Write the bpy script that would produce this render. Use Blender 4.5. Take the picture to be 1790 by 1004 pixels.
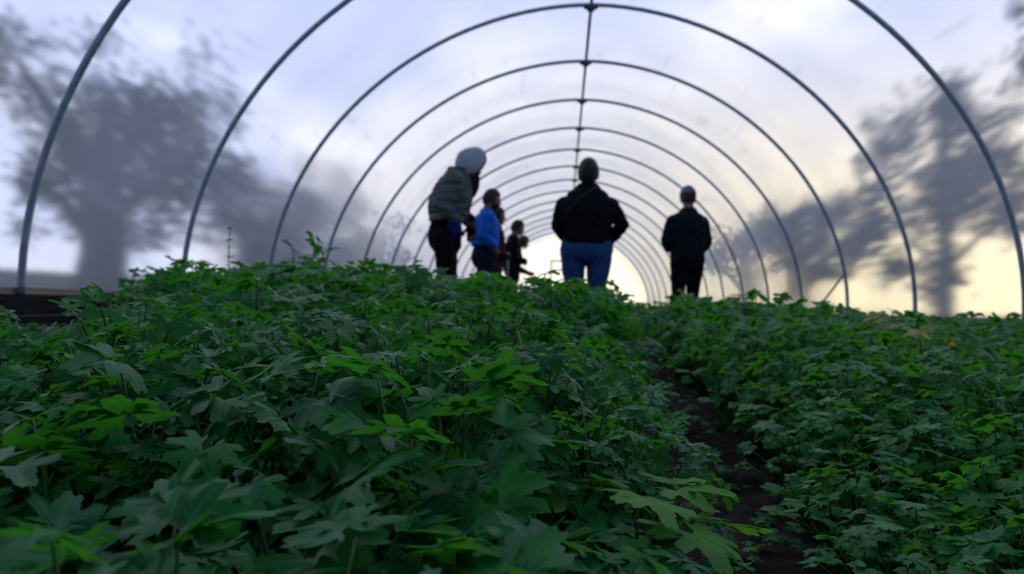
import bpy, bmesh, math, random
import numpy as np
from mathutils import Vector, Matrix, Euler
PI = math.pi
R = math.radians
random.seed(11)
rng = np.random.default_rng(11)
for o in list(bpy.data.objects):
    bpy.data.objects.remove(o)
SC = bpy.context.scene
COL = SC.collection

# ------------------------------------------------------------------ camera
cam_data = bpy.data.cameras.new('camera')
cam = bpy.data.objects.new('camera', cam_data)
COL.objects.link(cam)
cam_data.sensor_width = 36.0
cam_data.lens = 1355.0 / 1790.0 * 36.0
cam_data.clip_start = 0.02
cam_data.clip_end = 500
YAW, PITCH, ROLL = 0.0662, 0.0236, -0.0302
m = Matrix.Rotation(YAW, 4, 'Z') @ Matrix.Rotation(PITCH, 4, 'X') @ Matrix.Rotation(ROLL, 4, 'Y')
cam.matrix_world = Matrix.Translation((-0.1997, 0.0, 0.356)) @ m @ Matrix.Rotation(PI / 2, 4, 'X')
cam_data.dof.use_dof = True
cam_data.dof.focus_distance = 0.9
cam_data.dof.aperture_fstop = 6.0
SC.camera = cam
CAM = Vector((-0.1997, 0.0, 0.356))

# ------------------------------------------------------------------ colour management
SC.view_settings.view_transform = 'Standard'
SC.view_settings.look = 'None'
SC.view_settings.gamma = 1.0
SC.view_settings.use_curve_mapping = False
SC.view_settings.exposure = 0.24
SC.render.engine = 'CYCLES'
SC.cycles.use_denoising = True
SC.cycles.max_bounces = 8
SC.cycles.diffuse_bounces = 4
SC.cycles.glossy_bounces = 3
SC.cycles.transmission_bounces = 4
SC.cycles.transparent_max_bounces = 16
SC.cycles.sample_clamp_indirect = 4.0

# ------------------------------------------------------------------ sky at dusk: cool overhead, broken cloud, warm low glow ahead
W = bpy.data.worlds.new('dusk_sky')
SC.world = W
W.use_nodes = True
nt = W.node_tree
nt.nodes.clear()


def node(tree, kind, **kw):
    n = tree.nodes.new(kind)
    for k, v in kw.items():
        setattr(n, k, v)
    return n


def link(tree, a, b):
    tree.links.new(a, b)


def mixc(tree, fac, a, b, blend='MIX'):
    n = tree.nodes.new('ShaderNodeMix')
    n.data_type = 'RGBA'
    n.blend_type = blend
    n.clamp_factor = True
    for sock, val in ((n.inputs[0], fac), (n.inputs[6], a), (n.inputs[7], b)):
        if hasattr(val, 'links') or isinstance(val, bpy.types.NodeSocket):
            tree.links.new(val, sock)
        elif isinstance(val, (tuple, list)):
            sock.default_value = (*val[:3], 1)
        else:
            sock.default_value = val
    return n.outputs[2]


def math_n(tree, op, a, b=None, c=None, clamp=False):
    n = tree.nodes.new('ShaderNodeMath')
    n.operation = op
    n.use_clamp = clamp
    for i, val in enumerate((a, b, c)):
        if val is None:
            continue
        if isinstance(val, bpy.types.NodeSocket):
            tree.links.new(val, n.inputs[i])
        else:
            n.inputs[i].default_value = val
    return n.outputs[0]


def maprange(tree, v, a, b, c=0.0, d=1.0, smooth=True):
    n = tree.nodes.new('ShaderNodeMapRange')
    n.interpolation_type = 'SMOOTHSTEP' if smooth else 'LINEAR'
    tree.links.new(v, n.inputs[0])
    n.inputs[1].default_value, n.inputs[2].default_value = a, b
    n.inputs[3].default_value, n.inputs[4].default_value = c, d
    return n.outputs[0]


def dotn(tree, v, d):
    n = tree.nodes.new('ShaderNodeVectorMath')
    n.operation = 'DOT_PRODUCT'
    tree.links.new(v, n.inputs[0])
    n.inputs[1].default_value = d
    return n.outputs['Value']


tc = node(nt, 'ShaderNodeTexCoord')
dirv = tc.outputs['Generated']
sep = node(nt, 'ShaderNodeSeparateXYZ')
link(nt, dirv, sep.inputs[0])
up = sep.outputs[2]
fwd = sep.outputs[1]
SKY_BACK = (0.035, 0.055, 0.10)
base = mixc(nt, maprange(nt, up, 0.0, 0.7), (0.66, 0.70, 0.92), (0.46, 0.54, 0.86))
nz = node(nt, 'ShaderNodeTexNoise')
nz.inputs['Scale'].default_value = 2.6
nz.inputs['Detail'].default_value = 5
nz.inputs['Roughness'].default_value = 0.55
mp = node(nt, 'ShaderNodeMapping')
mp.inputs['Scale'].default_value = (1.0, 0.8, 2.2)
link(nt, dirv, mp.inputs[0])
link(nt, mp.outputs[0], nz.inputs[0])
cloud = maprange(nt, nz.outputs['Fac'], 0.45, 0.60)
base = mixc(nt, cloud, base, (1.08, 1.05, 1.09))
# low warm glow ahead and to the right
gd = Vector((0.48, 0.87, 0.0)).normalized()
g = dotn(nt, dirv, gd)
glow = maprange(nt, g, 0.66, 0.97)
lowb = maprange(nt, up, 0.42, 0.02)
glow = math_n(nt, 'MULTIPLY', glow, lowb, clamp=True)
base = mixc(nt, glow, base, (1.26, 1.05, 0.62))
# darker sky behind the viewer
backf = maprange(nt, fwd, 0.62, -0.12)
base = mixc(nt, backf, base, SKY_BACK)
bg = node(nt, 'ShaderNodeBackground')
bg.inputs['Strength'].default_value = 1.42
link(nt, base, bg.inputs['Color'])
wo = node(nt, 'ShaderNodeOutputWorld')
link(nt, bg.outputs[0], wo.inputs[0])


# ------------------------------------------------------------------ materials
def mat(name):
    mm = bpy.data.materials.new(name)
    mm.use_nodes = True
    t = mm.node_tree
    t.nodes.clear()
    out = t.nodes.new('ShaderNodeOutputMaterial')
    return mm, t, out


def noise(t, scale, detail=3, coord='Object', stretch=None):
    tcn = t.nodes.new('ShaderNodeTexCoord')
    src = tcn.outputs['Object'] if coord == 'Object' else None
    if coord == 'World':
        gn = t.nodes.new('ShaderNodeNewGeometry')
        src = gn.outputs['Position']
    if stretch:
        mpn = t.nodes.new('ShaderNodeMapping')
        mpn.inputs['Scale'].default_value = stretch
        t.links.new(src, mpn.inputs[0])
        src = mpn.outputs[0]
    n = t.nodes.new('ShaderNodeTexNoise')
    n.inputs['Scale'].default_value = scale
    n.inputs['Detail'].default_value = detail
    t.links.new(src, n.inputs['Vector'])
    return n.outputs['Fac']


def solid(name, c1, c2, scale=8, rough=0.8, metallic=0.0, bump=0.0, stretch=None, coord='Object', spec=0.5):
    mm, t, out = mat(name)
    p = t.nodes.new('ShaderNodeBsdfPrincipled')
    f = noise(t, scale, 4, coord, stretch)
    t.links.new(mixc(t, maprange(t, f, 0.35, 0.65), c1, c2), p.inputs['Base Color'])
    p.inputs['Roughness'].default_value = rough
    p.inputs['Metallic'].default_value = metallic
    p.inputs['Specular IOR Level'].default_value = spec
    if bump:
        b = t.nodes.new('ShaderNodeBump')
        b.inputs['Strength'].default_value = bump
        b.inputs['Distance'].default_value = 0.02
        t.links.new(f, b.inputs['Height'])
        t.links.new(b.outputs[0], p.inputs['Normal'])
    t.links.new(p.outputs[0], out.inputs[0])
    return mm


def leaf_mat(name, c1, c2, trans, tw=0.42, rough=0.42, scale=16, spec=0.5, vein=None):
    mm, t, out = mat(name)
    f = noise(t, scale, 2, 'World')
    k = maprange(t, f, 0.36, 0.64)
    p = t.nodes.new('ShaderNodeBsdfPrincipled')
    bc = mixc(t, k, c1, c2)
    if vein:
        at_ = t.nodes.new('ShaderNodeAttribute')
        at_.attribute_name = 'vein'
        bc = mixc(t, math_n(t, 'MULTIPLY', math_n(t, 'POWER', at_.outputs['Fac'], 2.2), 0.65), bc, vein)
    t.links.new(bc, p.inputs['Base Color'])
    p.inputs['Roughness'].default_value = rough
    p.inputs['Specular IOR Level'].default_value = spec
    tr = t.nodes.new('ShaderNodeBsdfTranslucent')
    t.links.new(mixc(t, k, [x * 0.8 for x in trans], trans), tr.inputs['Color'])
    mx = t.nodes.new('ShaderNodeMixShader')
    mx.inputs[0].default_value = tw
    t.links.new(p.outputs[0], mx.inputs[1])
    t.links.new(tr.outputs[0], mx.inputs[2])
    t.links.new(mx.outputs[0], out.inputs[0])
    return mm


def film_mat(inner):
    """one face of the thin sheet: slightly scattering plastic, milky on its outer face, with light streaks of creases painted in"""
    mm, t, out = mat('greenhouse_plastic_inside' if inner else 'greenhouse_plastic_outside')
    lw = t.nodes.new('ShaderNodeLayerWeight')
    lw.inputs['Blend'].default_value = 0.5
    rf = t.nodes.new('ShaderNodeBsdfRefraction')
    rf.inputs['Color'].default_value = (0.975, 0.983, 1.0, 1)
    rf.inputs['IOR'].default_value = FILM_IOR
    rf.inputs['Roughness'].default_value = FILM_ROUGH
    tr = t.nodes.new('ShaderNodeBsdfTransparent')
    tr.inputs[0].default_value = (0.975, 0.983, 1.0, 1)
    m0 = t.nodes.new('ShaderNodeMixShader')
    t.links.new(maprange(t, lw.outputs['Facing'], 0.60, 0.88), m0.inputs[0])
    t.links.new(rf.outputs[0], m0.inputs[1])
    t.links.new(tr.outputs[0], m0.inputs[2])
    mx = t.nodes.new('ShaderNodeMixShader')
    t.links.new(m0.outputs[0], mx.inputs[1])
    if not inner:
        tl = t.nodes.new('ShaderNodeBsdfTranslucent')
        tl.inputs[0].default_value = (0.82, 0.89, 1.0, 1)
        f1 = noise(t, 0.9, 4, 'World')
        f2 = noise(t, 8.0, 3, 'World', (1.0, 0.10, 0.22))  # streaks of light along creases, painted in as extra milkiness
        milk = math_n(t, 'ADD', maprange(t, f1, 0.3, 0.7, 0.27, 0.38), maprange(t, f2, 0.58, 0.74, 0.0, 0.10))
        milk = math_n(t, 'ADD', milk, math_n(t, 'MULTIPLY', math_n(t, 'POWER', lw.outputs['Facing'], 2.0), 0.5), clamp=True)
        t.links.new(milk, mx.inputs[0])
        t.links.new(tl.outputs[0], mx.inputs[2])
    else:
        gl = t.nodes.new('ShaderNodeBsdfGlossy')
        gl.inputs['Roughness'].default_value = 0.3
        mx.inputs[0].default_value = 0.04
        t.links.new(gl.outputs[0], mx.inputs[2])
    t.links.new(mx.outputs[0], out.inputs[0])
    return mm


FILM_IOR, FILM_ROUGH = 1.025, 0.30
M = {}
M['film_in'] = film_mat(True)
M['film_out'] = film_mat(False)
M['steel'] = solid('galvanised_steel', (0.44, 0.53, 0.63), (0.33, 0.41, 0.50), 14, 0.38, 0.25, coord='World')
M['soil'] = solid('dark_soil', (0.014, 0.010, 0.010), (0.040, 0.028, 0.026), 22, 0.95, 0, 0.9, coord='World', spec=0.1)
M['grass'] = solid('outside_grass', (0.05, 0.07, 0.04), (0.12, 0.13, 0.07), 3, 0.95, 0, coord='World', spec=0.1)
M['board_dark'] = solid('weathered_dark_board', (0.012, 0.011, 0.012), (0.035, 0.030, 0.032), 6, 0.85, 0, 0.4, (8, 0.6, 8), spec=0.2)
M['board_pale'] = solid('pale_lath_wood', (0.36, 0.25, 0.17), (0.50, 0.38, 0.28), 5, 0.8, 0, 0.2, (8, 0.6, 8), spec=0.2)
M['parsley'] = leaf_mat('parsley_leaf', (0.010, 0.150, 0.050), (0.028, 0.25, 0.046), (0.075, 0.39, 0.022), 0.44, 0.38, 16, 0.16, (0.10, 0.34, 0.13))
M['coriander'] = leaf_mat('coriander_leaf', (0.016, 0.185, 0.056), (0.052, 0.31, 0.048), (0.11, 0.44, 0.026), 0.44, 0.38, 16, 0.16, (0.12, 0.36, 0.14))
M['bright'] = leaf_mat('young_leaf', (0.05, 0.25, 0.02), (0.09, 0.33, 0.03), (0.17, 0.52, 0.03), 0.45, 0.5, 16, 0.15)
M['yellow'] = leaf_mat('yellowed_leaf', (0.30, 0.34, 0.03), (0.42, 0.40, 0.05), (0.50, 0.48, 0.04))
M['stem'] = leaf_mat('green_stem', (0.05, 0.17, 0.03), (0.09, 0.24, 0.05), (0.12, 0.30, 0.03), 0.25)
M['palestem'] = leaf_mat('pale_stem', (0.22, 0.34, 0.12), (0.32, 0.42, 0.18), (0.25, 0.40, 0.10), 0.25)
M['bark'] = solid('tree_bark', (0.05, 0.045, 0.05), (0.09, 0.08, 0.08), 6, 0.95, 0, 0.4)
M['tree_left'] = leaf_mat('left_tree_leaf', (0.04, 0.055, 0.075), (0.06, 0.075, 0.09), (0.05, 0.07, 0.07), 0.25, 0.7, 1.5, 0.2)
M['tree_right'] = leaf_mat('right_tree_leaf', (0.05, 0.065, 0.05), (0.08, 0.09, 0.06), (0.10, 0.11, 0.04), 0.3, 0.7, 1.5, 0.2)
M['skin'] = solid('skin', (0.34, 0.19, 0.13), (0.40, 0.23, 0.16), 12, 0.55)
M['eye'] = solid('eye', (0.02, 0.02, 0.02), (0.03, 0.025, 0.02), 12, 0.2)


# ------------------------------------------------------------------ mesh helpers
def newmesh(name, verts, faces, smooth=True):
    me = bpy.data.meshes.new(name)
    me.from_pydata([tuple(v) for v in verts], [], [tuple(f) for f in faces])
    if smooth:
        me.polygons.foreach_set('use_smooth', [True] * len(me.polygons))
    me.update()
    return me


def bigmesh(name, V, F, smooth=True):
    """V (n,3) float array, F (m,3) triangle array"""
    me = bpy.data.meshes.new(name)
    me.vertices.add(len(V))
    me.vertices.foreach_set('co', np.ascontiguousarray(V, dtype=np.float32).ravel())
    me.loops.add(F.size)
    me.loops.foreach_set('vertex_index', np.ascontiguousarray(F, dtype=np.int32).ravel())
    me.polygons.add(len(F))
    me.polygons.foreach_set('loop_start', np.arange(0, F.size, 3, dtype=np.int32))
    me.polygons.foreach_set('use_smooth', np.full(len(F), smooth))
    me.update()
    me.validate()
    return me


def link_obj(name, me, material=None, parent=None):
    o = bpy.data.objects.new(name, me)
    COL.objects.link(o)
    if material is not None:
        me.materials.clear()
        me.materials.append(material)
    if parent is not None:
        o.parent = parent
    return o


def thing(name, label, cat, loc=(0, 0, 0), rotz=0.0, group=None):
    o = bpy.data.objects.new(name, None)
    COL.objects.link(o)
    o.empty_display_size = 0.1
    o.location = loc
    o.rotation_euler = (0, 0, rotz)
    o['label'] = label
    o['category'] = cat
    if group:
        o['group'] = group
    return o


def tag(o, label, cat, group=None, kind=None):
    o['label'] = label
    o['category'] = cat
    if group:
        o['group'] = group
    if kind:
        o['kind'] = kind
    return o


class MB:
    """collects vertices and faces of one mesh"""
    def __init__(self):
        self.v, self.f = [], []

    def add(self, verts, faces):
        b = len(self.v)
        self.v.extend([tuple(x) for x in verts])
        self.f.extend([tuple(i + b for i in f) for f in faces])

    def box(self, lo, hi, mtx=None):
        x0, y0, z0 = lo
        x1, y1, z1 = hi
        vs = [Vector(p) for p in ((x0, y0, z0), (x1, y0, z0), (x1, y1, z0), (x0, y1, z0), (x0, y0, z1), (x1, y0, z1), (x1, y1, z1), (x0, y1, z1))]
        if mtx is not None:
            vs = [mtx @ p for p in vs]
        self.add(vs, [(0, 3, 2, 1), (4, 5, 6, 7), (0, 1, 5, 4), (1, 2, 6, 5), (2, 3, 7, 6), (3, 0, 4, 7)])

    def tube(self, pts, radii, n=12, caps=True, flat=None, ref=None):
        """rounded tube through pts; flat=(a,b) scales the section along its two frame axes"""
        P = [Vector(p) for p in pts]
        if not hasattr(radii, '__len__'):
            radii = [radii] * len(P)
        rad = list(radii)
        T = []
        for i in range(len(P)):
            a = P[max(i - 1, 0)]
            b = P[min(i + 1, len(P) - 1)]
            T.append((b - a).normalized())
        if caps:
            p0, t0, r0 = P[0], T[0], rad[0]
            p1, t1, r1 = P[-1], T[-1], rad[-1]
            pre = [(p0 - t0 * r0 * 0.98, r0 * 0.18), (p0 - t0 * r0 * 0.75, r0 * 0.66), (p0 - t0 * r0 * 0.38, r0 * 0.92)]
            post = [(p1 + t1 * r1 * 0.38, r1 * 0.92), (p1 + t1 * r1 * 0.75, r1 * 0.66), (p1 + t1 * r1 * 0.98, r1 * 0.18)]
            P = [a for a, _ in pre] + P + [a for a, _ in post]
            rad = [b for _, b in pre] + rad + [b for _, b in post]
            T = [t0] * 3 + T + [t1] * 3
        u = Vector(ref) if ref is not None else (Vector((1, 0, 0)) if abs(T[0].x) < 0.8 else Vector((0, 1, 0)))
        rings = []
        fa, fb = flat if flat else (1, 1)
        for p, t, r in zip(P, T, rad):
            u = (u - t * u.dot(t)).normalized()
            w = t.cross(u)
            rings.append([p + u * (math.cos(2 * PI * k / n) * r * fa) + w * (math.sin(2 * PI * k / n) * r * fb) for k in range(n)])
        vs = [v for ring in rings for v in ring]
        fs = []
        for i in range(len(rings) - 1):
            for k in range(n):
                a, b = i * n + k, i * n + (k + 1) % n
                fs.append((a, b, b + n, a + n))
        fs.append(tuple(reversed(range(n))))
        fs.append(tuple((len(rings) - 1) * n + k for k in range(n)))
        self.add(vs, fs)

    def loft(self, rings, n=24, power=2.2):
        """closed loft through horizontal super-elliptic rings (cx,cy,z,rx,ry[,tilt])"""
        vs = []
        for rg in rings:
            cx, cy, z, rx, ry = rg[:5]
            tilt = rg[5] if len(rg) > 5 else 0.0
            for k in range(n):
                a = 2 * PI * k / n
                c, s = math.cos(a), math.sin(a)
                x = rx * math.copysign(abs(c) ** (2 / power), c)
                y = ry * math.copysign(abs(s) ** (2 / power), s)
                vs.append((cx + x, cy + y * math.cos(tilt), z + y * math.sin(tilt)))
        fs = []
        for i in range(len(rings) - 1):
            for k in range(n):
                a, b = i * n + k, i * n + (k + 1) % n
                fs.append((a, b, b + n, a + n))
        fs.append(tuple(reversed(range(n))))
        fs.append(tuple((len(rings) - 1) * n + k for k in range(n)))
        self.add(vs, fs)

    def ellipsoid(self, c, r, mtx=None, nu=16, nv=10, fn=None):
        vs = []
        for j in range(nv + 1):
            ph = PI * j / nv
            for i in range(nu):
                th = 2 * PI * i / nu
                d = Vector((math.sin(ph) * math.cos(th), math.sin(ph) * math.sin(th), math.cos(ph)))
                p = Vector((d.x * r[0], d.y * r[1], d.z * r[2]))
                if fn:
                    p = fn(p)
                if mtx is not None:
                    p = mtx @ p
                vs.append(p + Vector(c))
        fs = []
        for j in range(nv):
            for i in range(nu):
                a, b = j * nu + i, j * nu + (i + 1) % nu
                fs.append((a, a + nu, b + nu, b))
        self.add(vs, fs)

    def mesh(self, name, smooth=True):
        return newmesh(name, self.v, self.f, smooth)

    def build(self, name, material, parent=None, smooth=True):
        return link_obj(name, self.mesh(name, smooth), material, parent)


def fuse(o, voxel, iters=4, factor=0.5):
    """melt the overlapping closed shells of a mesh into one continuous smooth surface"""
    r = o.modifiers.new('remesh', 'REMESH')
    r.mode = 'VOXEL'
    r.voxel_size = voxel
    r.use_smooth_shade = True
    s = o.modifiers.new('smooth', 'SMOOTH')
    s.factor = factor
    s.iterations = iters
    dg = bpy.context.evaluated_depsgraph_get()
    me = bpy.data.meshes.new_from_object(o.evaluated_get(dg))
    mats = list(o.data.materials)
    o.modifiers.clear()
    old = o.data
    o.data = me
    me.materials.clear()
    for mm in mats:
        me.materials.append(mm)
    bpy.data.meshes.remove(old)
    me.polygons.foreach_set('use_smooth', [True] * len(me.polygons))
    return o


def crumple(o, amp, freq, seed=0):
    me = o.data
    n = len(me.vertices)
    co = np.empty(n * 3, np.float32)
    me.vertices.foreach_get('co', co)
    co = co.reshape(-1, 3)
    no = np.empty(n * 3, np.float32)
    me.vertex_normals.foreach_get('vector', no)
    no = no.reshape(-1, 3)
    rg = np.random.default_rng(seed)
    d = np.zeros(n)
    for k in range(9):
        w = rg.normal(size=3) * freq * (0.6 + 0.25 * k)
        w[2] *= 1.6
        d += np.sin(co @ w + rg.uniform(0, 6.28)) / (1 + 0.35 * k)
    co = co + no * (d * amp * 0.4)[:, None]
    me.vertices.foreach_set('co', co.astype(np.float32).ravel())
    me.update()
    return o


# ------------------------------------------------------------------ the tunnel
SP = 1.83
HOOP_H, HOOP_A, HOOP_P, HOOP_Z = 3.47, 3.284, 1.9025, 0.4485
BOARD_TOP = 0.335
LAST = 14


def hoop_y(k):
    return (4.334 + k) * SP - (0.045 if k == -2 else 0)


def arch(off=0.0, n=72, foot=BOARD_TOP):
    """points of the arch from the left foot over the top to the right foot, (x,z)"""
    pts = []
    for z in np.linspace(foot, HOOP_Z, 3)[:-1]:
        pts.append((-(HOOP_A + off), z))
    for t in np.linspace(PI, 0, n):
        c, s = math.cos(t), max(math.sin(t), 0.0)
        pts.append((math.copysign(abs(c) ** (2 / HOOP_P), c) * (HOOP_A + off), HOOP_Z + (HOOP_H - HOOP_Z + off) * s ** (2 / HOOP_P)))
    for z in np.linspace(HOOP_Z, foot, 3)[1:]:
        pts.append(((HOOP_A + off), z))
    return pts


# ground
def heightfield(name, x0, x1, y0, y1, nx, ny, fn, material):
    xs, ys = np.linspace(x0, x1, nx), np.linspace(y0, y1, ny)
    vs = [(x, y, fn(x, y)) for y in ys for x in xs]
    fs = [(j * nx + i, j * nx + i + 1, (j + 1) * nx + i + 1, (j + 1) * nx + i) for j in range(ny - 1) for i in range(nx - 1)]
    return link_obj(name, newmesh(name, vs, fs), material)


def path_x(y):
    return 0.053 + 0.055 * min(max(y - 1.0, -0.5), 4)


def soil_z(x, y):
    z = 0.012 * math.sin(x * 7.3 + y * 2.1) + 0.010 * math.sin(y * 5.7 - x * 3.1) + 0.006 * math.sin(x * 23 + y * 19) + 0.005 * math.sin(y * 31 - x * 17)
    return z - 0.02 * math.exp(-((x - path_x(y)) / 0.14) ** 2)


soil = heightfield('floor', -3.22, 3.22, -2.5, 34.0, 100, 420, soil_z, M['soil'])
tag(soil, 'dark bare soil under the plants and along the narrow path', 'floor', kind='structure')
gr = heightfield('ground', -70, 70, -40, 110, 141, 120, lambda x, y: -0.06 + (0.3 * math.sin(x * 0.2) * math.sin(y * 0.13) if abs(x) > 6 else 0) + 1.0 * min(max((-5.2 - x) / 5.0, 0), 1) + 0.35 * min(max((x - 5.5) / 6.0, 0), 1), M['grass'])
tag(gr, 'grassy ground outside the tunnel', 'ground', kind='structure')

# plastic cover: one sheet over all hoops, a little slack between them
yy = np.arange(-2.4, hoop_y(LAST) + 0.03, SP / 6)
V, F, MI = [], [], []
for layer, off in enumerate((0.047, 0.0485)):
    ap = arch(off, 90, 0.34)
    na = len(ap)
    n0 = len(V)
    for y in yy:
        ph = ((y / SP - 4.334) % 1.0)
        sag = 0.018 * math.sin(PI * ph) ** 2
        for x, z in ap:
            zz = max(z - HOOP_Z, 0) / (HOOP_H - HOOP_Z)
            s = sag * (0.4 + 0.6 * zz)
            r = math.hypot(x, z)
            V.append((x * (1 - s / r), y, z * (1 - s / r)))
    for j in range(len(yy) - 1):
        for i in range(na - 1):
            a0 = n0 + j * na + i
            f = (a0, a0 + 1, a0 + na + 1, a0 + na)
            F.append(f if layer == 0 else f[::-1])
            MI.append(layer)
me = newmesh('ceiling', V, F)
me.materials.append(M['film_in'])
me.materials.append(M['film_out'])
me.polygons.foreach_set('material_index', MI)
bm = bmesh.new()
bm.from_mesh(me)
for f in bm.faces:                                   # outer face looks out, inner face looks in
    c = f.calc_center_median()
    outward = f.normal.x * c.x + f.normal.z * (c.z - 0.4) > 0
    if outward != (f.material_index == 1):
        f.normal_flip()
bm.to_mesh(me)
bm.free()
film = link_obj('ceiling', me)
tag(film, 'milky translucent plastic sheet arching over the whole tunnel', 'greenhouse cover', kind='structure')

# far end wall of the same sheet
ye = hoop_y(LAST) + 0.03
pts = arch(0.02, 60, 0.0)
np_ = len(pts)
me = newmesh('wall_far', [(x, ye, z) for x, z in pts] + [(x, ye + 0.0015, z) for x, z in pts], [tuple(range(np_)), tuple(range(np_, 2 * np_))], False)
for p in me.polygons:
    if (p.normal.y > 0) != (p.index == 1):
        p.flip()
me.materials.append(M['film_in'])
me.materials.append(M['film_out'])
me.polygons.foreach_set('material_index', [0, 1])
end = link_obj('wall_far', me)
tag(end, 'bright plastic end wall closing the far end of the tunnel', 'wall', kind='structure')

# side boards
for side, sx in (('left', -1), ('right', 1)):
    root = bpy.data.objects.new('baseboard_' + side, None)
    COL.objects.link(root)
    tag(root, 'dark weathered timber boards along the foot of the %s side with a pale lath on top' % side, 'baseboard', kind='structure')
    for nm, z0, z1, xi, mt in (('plank', 0.215, 0.335, 3.225, 'board_dark'), ('plank', 0.10, 0.205, 3.232, 'board_dark'), ('plank', -0.05, 0.09, 3.226, 'board_dark')):
        b = MB()
        ny = 14
        edges = np.linspace(-2.5, ye, ny)
        for i in range(ny - 1):
            j = 0.004 * math.sin(i * 5.1 + z0 * 40)
            b.box((sx * xi + j if sx > 0 else -3.40, edges[i], z0), (3.40 if sx > 0 else -xi + j, edges[i + 1] - 0.006, z1))
        b.build(nm, M[mt], root, smooth=False)
    b = MB()
    b.box((sx * 3.317 - 0.010, -2.5, 0.335), (sx * 3.317 + 0.010, ye, 0.373))
    b.build('lath', M['board_pale'], root, smooth=False)

# hoops
WORD = {-2: 'first', -1: 'second', 0: 'third', 1: 'fourth', 2: 'fifth', 3: 'sixth', 4: 'seventh', 5: 'eighth', 6: 'ninth', 7: 'tenth', 8: 'eleventh', 9: 'twelfth', 10: 'thirteenth', 11: 'fourteenth', 12: 'fifteenth', 13: 'sixteenth', 14: 'seventeenth'}
pp = arch(0.0, 64)
hb = MB()
hb.tube([(x, 0, z) for x, z in pp], 0.0215, 12, caps=False, ref=(0, 1, 0))
hoop_mesh = hb.mesh('pipe')
hoop_mesh.materials.append(M['steel'])
jb = MB()
jb.box((-0.035, -0.03, HOOP_H - 0.062), (0.035, 0.03, HOOP_H - 0.012))
jb.tube([(-0.05, 0, HOOP_H - 0.02), (0.05, 0, HOOP_H - 0.02)], 0.028, 10)
joint_mesh = jb.mesh('ridge_clamp')
M['clamp'] = solid('dark_clamp_steel', (0.05, 0.06, 0.09), (0.08, 0.09, 0.12), 20, 0.6, 0.3)
joint_mesh.materials.append(M['clamp'])
for k in range(-2, LAST + 1):
    if k == -2:
        lab = 'nearest curved steel hoop, its left foot on the dark board at the left edge'
    elif k == LAST:
        lab = 'farthest curved steel hoop, framing the bright end wall'
    else:
        lab = 'curved galvanised steel hoop, %s from the front of the tunnel' % WORD[k]
    h = thing('steel_hoop', lab, 'hoop', (0, hoop_y(k), 0), 0, 'steel hoops of the tunnel')
    link_obj('pipe', hoop_mesh, None, h)
    link_obj('ridge_clamp', joint_mesh, None, h)
b = MB()
b.tube([(0, hoop_y(-2) - 0.3, HOOP_H - 0.045), (0, hoop_y(LAST), HOOP_H - 0.045)], 0.017, 10)
M['purlin'] = solid('dull_ridge_steel', (0.10, 0.13, 0.18), (0.15, 0.18, 0.24), 14, 0.55, 0.4, coord='World')
tag(b.build('ridge_purlin', M['purlin']), 'straight steel ridge pipe running under the top of every hoop', 'pipe')

# diagonal brace inside the right wall
b = MB()
b.tube([(3.235, hoop_y(1), 0.86), (3.25, hoop_y(1) + 1.15, 0.37)], 0.014, 8)
tag(b.build('brace_pipe', M['steel']), 'thin diagonal brace pipe beside the fourth hoop at the right wall', 'pipe')
# timber door frame in the far end wall
df = thing('end_frame', 'thin timber door frame standing in the bright far end wall', 'door frame', (0, ye - 0.08, 0))
M['frame'] = solid('grey_timber', (0.16, 0.14, 0.13), (0.26, 0.23, 0.21), 9, 0.85)
for x in (-0.75, 0.45):
    q = MB()
    q.box((x - 0.03, -0.03, 0.0), (x + 0.03, 0.03, 2.3))
    q.build('post', M['frame'], df, False)
q = MB()
q.box((-0.78, -0.03, 2.3), (0.48, 0.03, 2.36))
q.build('rail', M['frame'], df, False)

# thin white stake with a cross string beside the far group
st = thing('row_stake', 'thin white stake with a cross bar standing among the far group of people', 'stake', (-1.02, 11.3, 0.0))
M['white'] = solid('white_plastic', (0.55, 0.55, 0.56), (0.65, 0.65, 0.66), 9, 0.6)
q = MB()
q.tube([(0, 0, -0.05), (0, 0, 1.12)], 0.011, 8)
q.build('pole', M['white'], st)
q = MB()
q.tube([(-0.55, 0, 0.74), (0.35, 0, 0.70)], 0.006, 6)
q.build('cross_bar', M['white'], st)


# ------------------------------------------------------------------ leaves and plants
def leaflet(N=33, lobes=((0, 1.0, 34), (-58, 0.80, 30), (58, 0.80, 30)), floor_=0.42, tooth=0.13, nteeth=9, spread=112, wide=1.0):
    """flat toothed leaflet, fan about its base; returns V,F with base at origin, tip along +Y, length 1"""
    th = np.linspace(-R(spread), R(spread), N)
    r = np.zeros(N)
    for c, L, w in lobes:
        u = np.abs(th - R(c)) / R(w)
        r = np.maximum(r, L * np.where(u < 1, floor_ + (1 - floor_) * (1 - u ** 1.25), floor_ * np.exp(-(u - 1) * 1.2)))
    tt = np.linspace(0, nteeth, N)
    r = r * (1 - tooth * np.abs(((tt + 0.5) % 1.0) - 0.5) * 2)
    r *= np.clip((R(spread + 14) - np.abs(th)) / R(34), 0.25, 1)
    out = np.stack([np.sin(th) * r * wide, np.cos(th) * r, np.zeros(N)], 1)
    mid = out * 0.52
    V = np.concatenate([[[0, 0, 0]], mid, out])
    F = []
    for i in range(N - 1):
        F.append((0, 1 + i + 1, 1 + i))
        F.append((1 + i, 1 + i + 1, 1 + N + i))
        F.append((1 + i + 1, 1 + N + i + 1, 1 + N + i))
    vein = np.zeros(2 * N + 1)
    vein[0] = 1
    for c, L, w in lobes:
        i = int(np.abs(th - R(c)).argmin())
        vein[1 + i] = 1.0
        vein[1 + N + i] = 0.45
    return V, np.array(F), vein


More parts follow.
